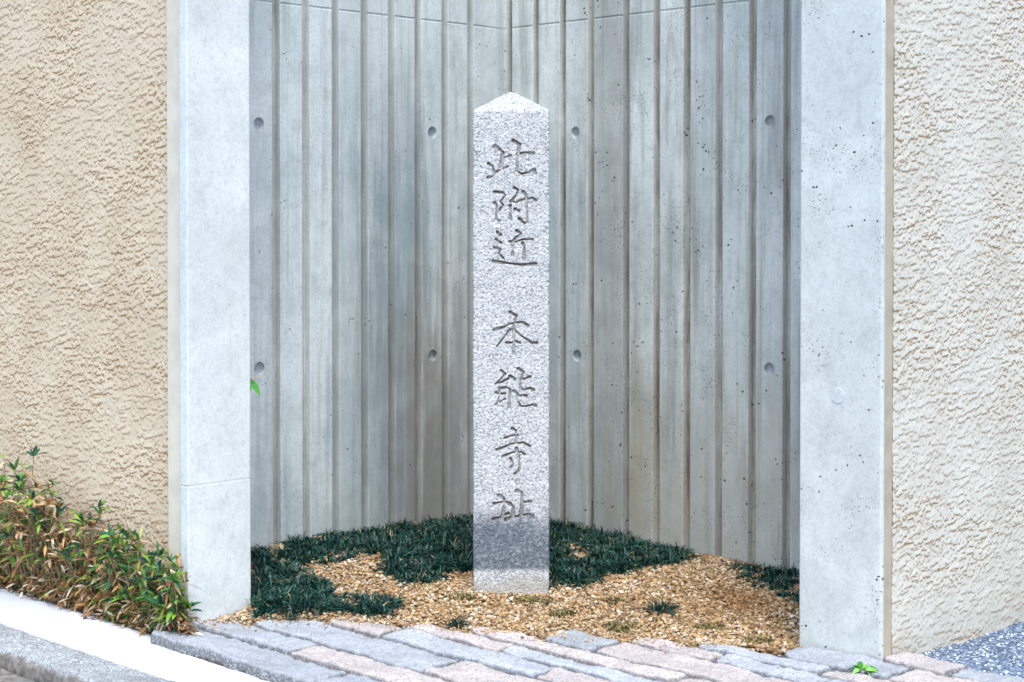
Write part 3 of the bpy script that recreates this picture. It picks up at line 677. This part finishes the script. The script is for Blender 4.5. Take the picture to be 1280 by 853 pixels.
    root = empty('stone_marker', (cx, YS + D / 2, 0.03))
    tag(root, 'tall pale granite stone with pointed top and carved characters, standing in gravel in the niche', 'stone marker')
    own = np.full((npz, nz + ncap), -1); own[:nf + 1, :nz] = owner; of = own.reshape(-1)[fc].max(1)
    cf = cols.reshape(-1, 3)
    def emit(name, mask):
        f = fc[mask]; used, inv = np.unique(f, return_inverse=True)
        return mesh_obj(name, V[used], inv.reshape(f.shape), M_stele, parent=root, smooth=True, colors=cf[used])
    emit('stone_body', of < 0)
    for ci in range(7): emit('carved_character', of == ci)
    return root
stele()

# ------------------------------------------------------------------ gravel pebbles
def inpoly(x, y, poly):
    c = np.zeros(x.shape, bool); n_ = len(poly)
    for i in range(n_):
        x1, y1 = poly[i]; x2, y2 = poly[(i + 1) % n_]
        cond = ((y1 > y) != (y2 > y)) & (x < (x2 - x1) * (y - y1) / (y2 - y1 + 1e-12) + x1); c ^= cond
    return c
def poly_world(pp_): return [gp(x, y)[:2] for x, y in pp_]
bm = bmesh.new(); bmesh.ops.create_icosphere(bm, subdivisions=1, radius=1); bm.verts.index_update()
ICO_V = np.array([v.co[:] for v in bm.verts]); ICO_F = np.array([[v.index for v in f.verts] for f in bm.faces]); bm.free()
def pebbles(name, P, size, colors, mat, flatten=.6, kind='stuff', label=None):
    n_ = len(P); g = rng
    base = ICO_V[None] * (1 + g.normal(0, .13, (n_, 12, 1)))
    sc_ = np.stack([g.uniform(.8, 1.3, n_), g.uniform(.65, 1.05, n_), g.uniform(.45, .8, n_)], -1) * size[:, None]
    v = base * sc_[:, None, :]
    az = g.uniform(0, 2 * math.pi, n_); tl = g.normal(0, .35, n_)
    ct, st_ = np.cos(tl)[:, None], np.sin(tl)[:, None]
    y, z_ = v[..., 1] * ct - v[..., 2] * st_, v[..., 1] * st_ + v[..., 2] * ct
    ca, sa = np.cos(az)[:, None], np.sin(az)[:, None]
    x = v[..., 0] * ca - y * sa; y2 = v[..., 0] * sa + y * ca
    V = np.stack([x, y2, z_], -1) + P[:, None, :]
    Fc = ICO_F[None] + (np.arange(n_) * 12)[:, None, None]
    cc = np.repeat(colors, 12, 0)
    o = mesh_obj(name, V.reshape(-1, 3), Fc.reshape(-1, 3), mat, smooth=False, colors=cc)
    tag(o, label, kind=kind); return o
# area of the niche floor in front of the foliage and between it
NP = 30000
X = rng.uniform(-.80, .80, NP * 3); Y = rng.uniform(3.42, 4.5, NP * 3)
s_, r_ = X + Y, X - Y
front = np.interp(s_, FS, FR)
sm = rng.normal(0, .008, X.shape)
ok = (r_ < front + .055 + sm) & (r_ > -4.735) & (s_ < 4.69) & ~((s_ < L_IN + .004) & (r_ < L_END + .004)) & ~((s_ > R_END - .004) & (r_ > R_IN - .004)) & (s_ > L_OUT + .02)
ok &= ~((np.abs(X + .0018) < .088) & (np.abs(Y - (YS + .087)) < .088))
far_hide = (Y > 4.25) & (rng.random(X.shape) < .6); ok &= ~far_hide
X, Y = X[ok][:NP], Y[ok][:NP]
Z = gz(X, Y) + rng.uniform(-.001, .0032, len(X)); Z = np.where(X - Y > np.interp(X + Y, FS, FR) + .022, np.minimum(Z, -.010), Z)
pal = np.array([(.54, .39, .22), (.64, .52, .36), (.47, .30, .14), (.38, .22, .09), (.74, .66, .53), (.30, .18, .09), (.52, .34, .16), (.20, .13, .07), (.56, .46, .34)])
pi = rng.choice(len(pal), len(X), p=[.19, .13, .17, .12, .07, .09, .13, .04, .06])
col_ = pal[pi] * rng.uniform(.62, 1.05, (len(X), 1))
tone = np.sin(X * 9 + 2) * np.cos(Y * 11) * .5 + np.sin(X * 23 + Y * 17) * .3
brn = np.exp(-(((X - .50) / .10) ** 2 + ((Y - 3.78) / .11) ** 2)) * 1.0 + .40 * sstep(.1, .6, tone)
col_ = col_ * (1 - brn[:, None] * np.array([.35, .5, .65])[None])
pebbles('gravel', np.stack([X, Y, Z], -1), np.minimum(.0068, rng.lognormal(math.log(.0033), .36, len(X))), col_, M_peb, label='small tan and orange gravel spread over the floor of the niche')
# grit spilled onto the setts, and straw lying in the gravel
m_ = 420; ss = rng.uniform(2.93, 4.02, m_); rq = np.interp(ss, FS, FR) + .02 + rng.exponential(.055, m_)
ci_ = rng.choice(len(pal), m_)
pebbles('spilled_grit', np.stack([(ss + rq) / 2, (ss - rq) / 2, np.full(m_, .0015)], -1), rng.lognormal(math.log(.0019), .35, m_), pal[ci_] * .9, M_peb, label='grit spilled from the gravel onto the paving stones')

# ------------------------------------------------------------------ blades and leaves
def blades(base, az, length, width, rise, droop, colors, segs=5, twist=None):
    """arched strap leaves, vectorised. base (n,3); colours (n,3)"""
    n_ = len(base); t = np.linspace(0, 1, segs + 1)[None, :]
    L = length[:, None]; out = L * (t * np.cos(rise)[:, None] + .25 * droop[:, None] * t ** 2); up = L * (t * np.sin(rise)[:, None] - droop[:, None] * t ** 2.2)
    dx, dy = np.cos(az)[:, None], np.sin(az)[:, None]
    cx, cy, cz = base[:, 0:1] + out * dx, base[:, 1:2] + out * dy, base[:, 2:3] + up
    wv = width[:, None] * .5 * np.clip(np.minimum(1, .55 + t * 1.5) * (1 - t ** 3.) + .04, 0, 1)
    lx, ly = -dy, dx
    tw = rng.normal(0, .4, (n_, 1)) if twist is None else twist[:, None]
    A = np.stack([cx + lx * wv, cy + ly * wv, cz + wv * tw], -1); B = np.stack([cx - lx * wv, cy - ly * wv, cz - wv * tw], -1)
    Mid = np.stack([cx, cy, cz - .25 * wv], -1)
    V = np.stack([A, Mid, B], 2)                       # n, seg+1, 3, 3
    m = (segs + 1) * 3; k = np.arange(segs)
    f = []
    for j in (0, 1): f.append(np.stack([k * 3 + j, k * 3 + j + 1, (k + 1) * 3 + j + 1, (k + 1) * 3 + j], -1))
    f = np.concatenate(f)
    Fc = f[None] + (np.arange(n_) * m)[:, None, None]
    return V.reshape(-1, 3), Fc.reshape(-1, 4), np.repeat(colors, m, 0)
def lances(base, dirv, length, width, colors, fold=.25, bend=.2, face=None):
    """broad pointed leaves along direction vectors"""
    n_ = len(base); segs = 4; t = np.array([0, .22, .5, .78, 1.])[None, :]
    wprof = np.array([.12, .85, 1., .62, .0])[None, :]
    d = dirv / np.linalg.norm(dirv, axis=1, keepdims=True)
    up = np.tile(np.array([0, 0, 1.]), (n_, 1)) + rng.normal(0, .45, (n_, 3))
    if face is not None: up = np.tile(np.array(face, dtype=float), (n_, 1))
    side = np.cross(d, up); side /= np.linalg.norm(side, axis=1, keepdims=True); nr = np.cross(side, d)
    c = base[:, None, :] + d[:, None, :] * (length[:, None] * t)[..., None] - np.array([0, 0, 1.])[None, None] * (bend * length[:, None] * t ** 2)[..., None]
    w_ = (width[:, None] * .5 * wprof)[..., None]
    A = c + side[:, None] * w_ + nr[:, None] * w_ * fold; B = c - side[:, None] * w_ + nr[:, None] * w_ * fold
    V = np.stack([A, c, B], 2); m = 15; k = np.arange(segs)
    f = np.concatenate([np.stack([k * 3 + j, k * 3 + j + 1, (k + 1) * 3 + j + 1, (k + 1) * 3 + j], -1) for j in (0, 1)])
    return V.reshape(-1, 3), (f[None] + (np.arange(n_) * m)[:, None, None]).reshape(-1, 4), np.repeat(colors, m, 0)

GRN = np.array([(.006, .036, .033), (.008, .048, .040), (.012, .068, .052), (.004, .024, .024), (.02, .09, .06), (.03, .09, .05)])
def clump_blades(cx, cy, cz, n_, ln, wd=.0034, cols=GRN, dry=.0):
    b = np.stack([cx + rng.normal(0, .006, n_), cy + rng.normal(0, .006, n_), np.full(n_, cz - .003)], -1)
    az = rng.uniform(0, 2 * math.pi, n_); L = rng.uniform(.6, 1.15, n_) * ln
    c = cols[rng.integers(0, len(cols), n_)] * rng.uniform(.6, 1.35, (n_, 1)) * rng.uniform(.75, 1.25)
    dm = rng.random(n_) < dry; c[dm] = np.array([.42, .29, .13]) * rng.uniform(.7, 1.2, (dm.sum(), 1))
    return blades(b, az, L, rng.uniform(.8, 1.2, n_) * wd, rng.uniform(.45, 1.45, n_), rng.uniform(.25, .95, n_), c)
def mat_(name, polys, label, dens, n_, ln, dry=.01, cols=GRN):
    parts = []
    for poly in polys:
        pw = poly_world(poly); xs_, ys_ = zip(*pw)
        A = (max(xs_) - min(xs_)) * (max(ys_) - min(ys_)); m = int(A * dens)
        X = rng.uniform(min(xs_), max(xs_), m); Y = rng.uniform(min(ys_), max(ys_), m); k = inpoly(X, Y, pw)
        k &= (X - Y > -4.72) & (X + Y < 4.68) & ~((np.abs(X + .0018) < .095) & (Y > YS - .01) & (Y < YS + .18))
        for x, y in zip(X[k], Y[k]):
            pn = math.sin(x * 31 + 3 * math.sin(y * 23)) * math.cos(y * 37 + 2 * math.sin(x * 19)); hs = .82 + .28 * pn
            if pn < -.88: continue
            z = float(gz(np.array(x), np.array(y))); parts.append(clump_blades(x, y, z, n_, ln * hs * random.uniform(.65, 1.15), dry=dry, cols=cols))
    v, f, c = join(parts)
    o = mesh_obj(name, v, f, M_blade, smooth=True, colors=c); tag(o, label, kind='stuff'); return o
mat_('mondo_grass', [[(290, 706), (345, 700), (395, 709), (440, 701), (500, 697), (600, 696), (600, 640), (500, 640), (400, 650), (290, 670)],
                     [(318, 700), (355, 704), (380, 720), (400, 732), (440, 736), (480, 745), (508, 762), (505, 774), (430, 770), (400, 764), (365, 772), (322, 774)],
                     [(480, 702), (520, 696), (600, 690), (596, 712), (565, 722), (525, 733), (492, 728)]],
     'dark green dwarf mondo grass carpeting the bed left of the stone', 2700, 42, .056, dry=.02)
mat_('mondo_grass', [[(684, 640), (720, 640), (780, 650), (850, 670), (874, 694), (850, 708), (800, 712), (770, 719), (742, 728), (715, 740), (684, 746)]],
     'dark green dwarf mondo grass carpeting the bed right of the stone', 2300, 40, .056, dry=.015)
mat_('mondo_grass', [[(915, 708), (960, 710), (1010, 716), (1010, 766), (985, 752), (962, 742), (935, 730)]],
     'small patch of dark mondo grass at the foot of the right hand fluted wall', 2200, 40, .044, dry=.03)
# sparse dry straw blades under the left mat edge
def tuft(x, y, n_, ln, label, cols=GRN, dry=.1, wd=.003, name='grass_tuft', cat='grass tuft', group=None):
    X, Y, z = gp(x, y); parts = [clump_blades(X + rng.normal(0, .012), Y + rng.normal(0, .008), z, n_ // 3, ln, wd, cols, dry) for _ in range(3)]
    v, f, c = join(parts); o = mesh_obj(name, v, f, M_blade, origin=(X, Y, z), smooth=True, colors=c); tag(o, label, cat, group); return o
tuft(578, 783, 110, .044, 'small dark green grass tuft at the edge of the paving in front of the stone', dry=.1)
tuft(828, 766, 130, .062, 'green mondo grass tuft alone in the middle of the gravel right of the stone', dry=.12)
tuft(235 + 110, 760, 60, .034, 'yellowing grass tuft against the left pillar at the front of the mondo grass', cols=np.array([(.30, .23, .08), (.2, .2, .06), (.42, .3, .13)]), dry=.5)
OL = np.array([(.13, .12, .035), (.19, .15, .05), (.09, .10, .03), (.25, .19, .08)])
for (x, y, ln, lb) in ((664, 754, .016, 'olive moss tuft right at the foot of the stone'), (708, 770, .015, 'olive moss tuft low in the gravel right of the stone foot'),
                       (768, 754, .015, 'flat olive moss tuft left of the lone green mondo tuft'), (775, 787, .017, 'brown moss tuft nearest the blue paving stone'),
                       (886, 788, .014, 'dull moss tuft in the gravel below the lone green mondo tuft'), (944, 804, .014, 'olive moss tuft nearest the right pillar'),
                       (572, 750, .014, 'brownish moss tuft left of the stone foot')):
    X, Y, z = gp(x, y); parts = [clump_blades(X + rng.normal(0, .016), Y + rng.normal(0, .010), z + .003, 22, ln * 1.45, .0028, OL, .2) for _ in range(12)]
    v, f, c = join(parts); o = mesh_obj('moss_tuft', v, f, M_blade, origin=(X, Y, z), smooth=True, colors=c); tag(o, lb, 'moss', 'moss tufts in the gravel')

# ------------------------------------------------------------------ bamboo grass along the left wall
LG = np.array([(.05, .16, .04), (.09, .24, .04), (.025, .10, .05), (.015, .065, .045), (.26, .40, .05), (.02, .09, .06), (.30, .38, .12), (.18, .36, .05)])
LD = np.array([(.46, .28, .12), (.56, .40, .23), (.34, .17, .07), (.66, .55, .40), (.40, .20, .08), (.20, .10, .05), (.26, .13, .06)])
def bamboo(xa, xb, hgt, nst, label, green=.5, bright=.5):
    ka, kb = (xa - 640) / F, (xb - 640) / F
    root_k = (ka + kb) / 2; Yb = 2.90 / (1 + root_k)
    root = empty('bamboo_grass', (root_k * Yb, Yb, -.02)); tag(root, label, 'bamboo grass', 'bamboo grass growing along the plaster wall')
    sv, sf, k0 = [], [], 0; gp_, dp_ = [], []
    for i in range(nst):
        x = random.uniform(xa, xb); k = (x - 640) / F; s = random.uniform(2.85, 2.945); 
        if k > -.2105: s = random.uniform(2.842, 2.89)
        Y = s / (1 + k); X = k * Y
        hh = hgt(x) * (.86 + .16 * math.sin(x * .21) * math.cos(x * .083 + 1)) * random.choice([random.uniform(.12, .6), random.uniform(.12, .6), random.uniform(.5, .9), random.uniform(.75, 1.02)])
        ln_ = Vector((random.gauss(-.02, .12) - .03, random.gauss(-.10, .12) - .05, 1)).normalized()
        base = Vector((X, Y, -.022)); pts = []
        bend = Vector((random.gauss(0, .10), -abs(random.gauss(.02, .12)), 0))
        for t in np.linspace(0, 1, 6): pts.append(base + ln_ * hh * t + bend * hh * t * t)
        for j, p in enumerate(pts):
            rad = .0013 * (1 - .5 * j / 5)
            for a in range(4): sv.append((p.x + rad * math.cos(a * 1.57), p.y + rad * math.sin(a * 1.57), p.z))
        for j in range(5):
            for a in range(4): sf.append((k0 + j * 4 + a, k0 + j * 4 + (a + 1) % 4, k0 + (j + 1) * 4 + (a + 1) % 4, k0 + (j + 1) * 4 + a))
        k0 += 24
        top = pts[-1]; relh = hh / max(hgt(x), .01)
        n_top = random.randint(5, 10)
        if random.random() < .3: n_top = random.randint(0, 1)
        isg = random.random() < green + .25 * (relh - .5)
        for m in range(n_top):
            az = random.uniform(0, 6.28); el = random.uniform(-.1, 1.35)
            (gp_ if isg or random.random() < .15 else dp_).append((top, Vector((math.cos(az) * math.cos(el), math.sin(az) * math.cos(el) - .15, math.sin(el))), random.uniform(.024, .050), random.uniform(.005, .0105)))
        for m in range(random.randint(10, 17)):
            t = random.uniform(.1, .95); p = base + ln_ * hh * t + bend * hh * t * t; az = random.uniform(0, 6.28); el = random.uniform(-.7, .6)
            g_ = random.random() < (.5 if isg else .2)
            (gp_ if g_ else dp_).append((p, Vector((math.cos(az) * math.cos(el), math.sin(az) * math.cos(el) - .1, math.sin(el))), random.uniform(.015, .040), random.uniform(.004, .0085)))
    mesh_obj('stem', sv, sf, M_stem, parent=root)
    for nm, lst, pal_, mt in (('green_leaves', gp_, LG, M_leaf), ('dry_leaves', dp_, LD, M_dry)):
        n_ = len(lst); B = np.array([l[0][:] for l in lst]); D = np.array([l[1][:] for l in lst])
        L = np.array([l[2] for l in lst]); W_ = np.array([l[3] for l in lst])
        # keep leaves in front of the wall plane
        tip = B + D * L[:, None]; over = np.maximum(0, (tip[:, 0] + tip[:, 1]) - 2.945); D[:, 1] -= over / L * 1.0; D += rng.normal(0, .12, D.shape) * np.array([1, .3, 1])
        c = pal_[rng.integers(0, len(pal_), n_)] * rng.uniform(.7, 1.3, (n_, 1))
        over = np.maximum(0, B[:, 0] + B[:, 1] - 2.93); B[:, 0] -= over / 2; B[:, 1] -= over / 2
        v, f, c2 = lances(B, D, L, W_, c, fold=.3, bend=.25)
        mesh_obj(nm, v, f, mt, parent=root, smooth=True, colors=c2)
    return root
def hg(x): return float(np.interp(x, [-400, -60, 0, 25, 60, 95, 120, 150, 180, 205, 230, 245], [.38, .37, .36, .37, .34, .32, .26, .245, .225, .19, .16, .11]))
bamboo(-75, 28, hg, 120, 'tallest bamboo grass clump cut by the left edge of the photo, with dark blue green leaves', .66)
bamboo(20, 82, hg, 95, 'bamboo grass clump with tan dry stems, right of the tallest clump', .5)
bamboo(76, 136, hg, 95, 'bamboo grass clump of mostly dry orange leaves in the middle of the row', .42)
bamboo(130, 190, hg, 105, 'bamboo grass clump with yellow green tops near the left pillar', .72)
bamboo(184, 228, hg, 105, 'lowest bamboo grass clump, touching the foot of the left pillar', .7)
# dry litter on the soil under the clumps
n_ = 1500; xx = rng.uniform(-70, 242, n_); kk = (xx - 640) / F; ss = rng.uniform(2.815, 2.93, n_); ss = np.where(xx > 200, rng.uniform(2.83, 2.885, n_), ss); YY = ss / (1 + kk); XX = kk * YY
B = np.stack([XX, YY, -.018 + rng.random(n_) ** 1.6 * .05], -1); az = rng.uniform(0, 6.28, n_)
D = np.stack([np.cos(az), np.sin(az), rng.normal(0, .3, n_)], -1)
v, f, c = lances(B, D, rng.uniform(.012, .03, n_), rng.uniform(.004, .009, n_), LD[rng.integers(0, len(LD), n_)] * rng.uniform(.6, 1.2, (n_, 1)))
n2 = 420; X2 = rng.uniform(-.66, .64, n2); Y2 = rng.uniform(3.5, 4.2, n2); s2_, r2_ = X2 + Y2, X2 - Y2
k2 = (r2_ < np.interp(s2_, FS, FR) - .005) & (r2_ > -4.6) & (s2_ < 4.55) & ~((s2_ < 3.15) & (r2_ < L_END)) & ~((s2_ > 4.0) & (r2_ > R_IN - .01)) & ~((np.abs(X2) < .1) & (Y2 > 3.8) & (Y2 < 4.01))
X2, Y2 = X2[k2], Y2[k2]; a2 = rng.uniform(0, 6.28, len(X2))
v2, f2, c2 = lances(np.stack([X2, Y2, gz(X2, Y2) + .0045], -1), np.stack([np.cos(a2), np.sin(a2), rng.normal(.02, .10, len(X2))], -1), rng.uniform(.012, .034, len(X2)), rng.uniform(.0012, .0034, len(X2)), LD[rng.integers(0, len(LD), len(X2))], bend=.02)
o = mesh_obj('straw', v2, f2, M_dry, colors=c2, smooth=True); tag(o, 'dry straw and leaf scraps scattered in the gravel', kind='stuff')
o = mesh_obj('leaf_litter', v, f, M_dry, colors=c, smooth=True); tag(o, 'dry orange brown leaves lying under the bamboo grass', kind='stuff')

# ------------------------------------------------------------------ small single things
def leaf_thing(name, lst, mat, pal_, label, cat, origin, stem=None, bend=.2, face=None):
    root = empty(name, origin); tag(root, label, cat)
    for (b, d, L, W_, ci) in lst:
        v, f, c = lances(np.array([b]), np.array([d], dtype=float), np.array([L]), np.array([W_]), np.array([pal_[ci]]), bend=bend, face=face)
        mesh_obj('leaf', v, f, mat, parent=root, smooth=True, colors=c)
    if stem:
        sv, sf = [], []
        for j, p in enumerate(stem):
            for a in range(5): sv.append((p[0] + .0011 * math.cos(a * 1.257), p[1] + .0011 * math.sin(a * 1.257), p[2] + .0006 * math.sin(a * 1.257)))
        for j in range(len(stem) - 1):
            for a in range(5): sf.append((j * 5 + a, j * 5 + (a + 1) % 5, (j + 1) * 5 + (a + 1) % 5, (j + 1) * 5 + a))
        mesh_obj('stem', sv, sf, M_stem, parent=root)
    return root
Yp = 3.78
def at(x, y, Yd): return ((x - 640) / F * Yd, Yd, H + (280 - y) / F * Yd)
BG = [(.10, .42, .05), (.16, .55, .07), (.07, .30, .05)]
leaf_thing('leafy_sprig', [(at(312, 474, Yp), (.5, .02, -.75), .042, .014, 0), (at(311, 475, Yp), (.9, -.1, -.25), .013, .006, 2), (at(310, 480, Yp), (.2, 0, -.8), .018, .009, 1)],
           M_leaf, BG, 'single bright green leaf sprig poking out from behind the left pillar', 'sprig', at(304, 480, Yp), stem=[at(296, 480, Yp), at(305, 476, Yp), at(313, 473.5, Yp), at(328, 471.5, Yp)], bend=.1, face=(.2, -1, .5))
wx, wy = px(1081, 842)
lst = []
for i in range(13):
    a = i / 13 * 6.28 + random.uniform(-.2, .2); lst.append(((wx + .004 * math.cos(a), wy + .004 * math.sin(a), .004), (math.cos(a), math.sin(a), random.uniform(.25, .9)), random.uniform(.022, .036), random.uniform(.011, .016), random.randint(0, 2)))
leaf_thing('weed', lst, M_leaf, [(.16, .46, .06), (.30, .62, .14), (.08, .28, .04)], 'bright green weed rosette growing in the paving joint at the foot of the right pillar', 'weed', (wx, wy, 0), bend=.45)
def fallen(x, y, L, W_, ang, colr, label, zoff=.006, grav=True):
    if grav: X, Y, z = gp(x, y)
    else: (X, Y), z = px(x, y), 0
    v, f, c = lances(np.array([(X, Y, z + zoff)]), np.array([(math.cos(ang), math.sin(ang), .12)]), np.array([L]), np.array([W_]), np.array([colr]), fold=.5, bend=-.05)
    o = mesh_obj('fallen_leaf', v, f, M_dry, origin=(X, Y, z), smooth=True, colors=c); tag(o, label, 'leaf'); return o
fallen(458, 704, .04, .012, .5, (.30, .16, .08), 'brown curled leaf on the pale gravel patch inside the left mondo grass')
fallen(478, 712, .025, .016, 2.5, (.24, .13, .08), 'dark brown leaf beside the grass lobe left of the stone')
fallen(778, 803, .02, .009, .2, (.22, .09, .04), 'small dark red leaf fallen in the paving joint next to the gravel', .004, False)
fallen(352, 704, .045, .010, 1.8, (.5, .38, .2), 'straw coloured leaf standing up in the left mondo grass', .03)
fallen(990, 778, .018, .014, .9, (.75, .68, .6), 'pale leaf scrap on the gravel close to the right pillar')
fallen(672, 803, .022, .006, 3.3, (.6, .4, .3), 'thin dry leaf lying on the pink paving stone below the stone marker', .006, False)
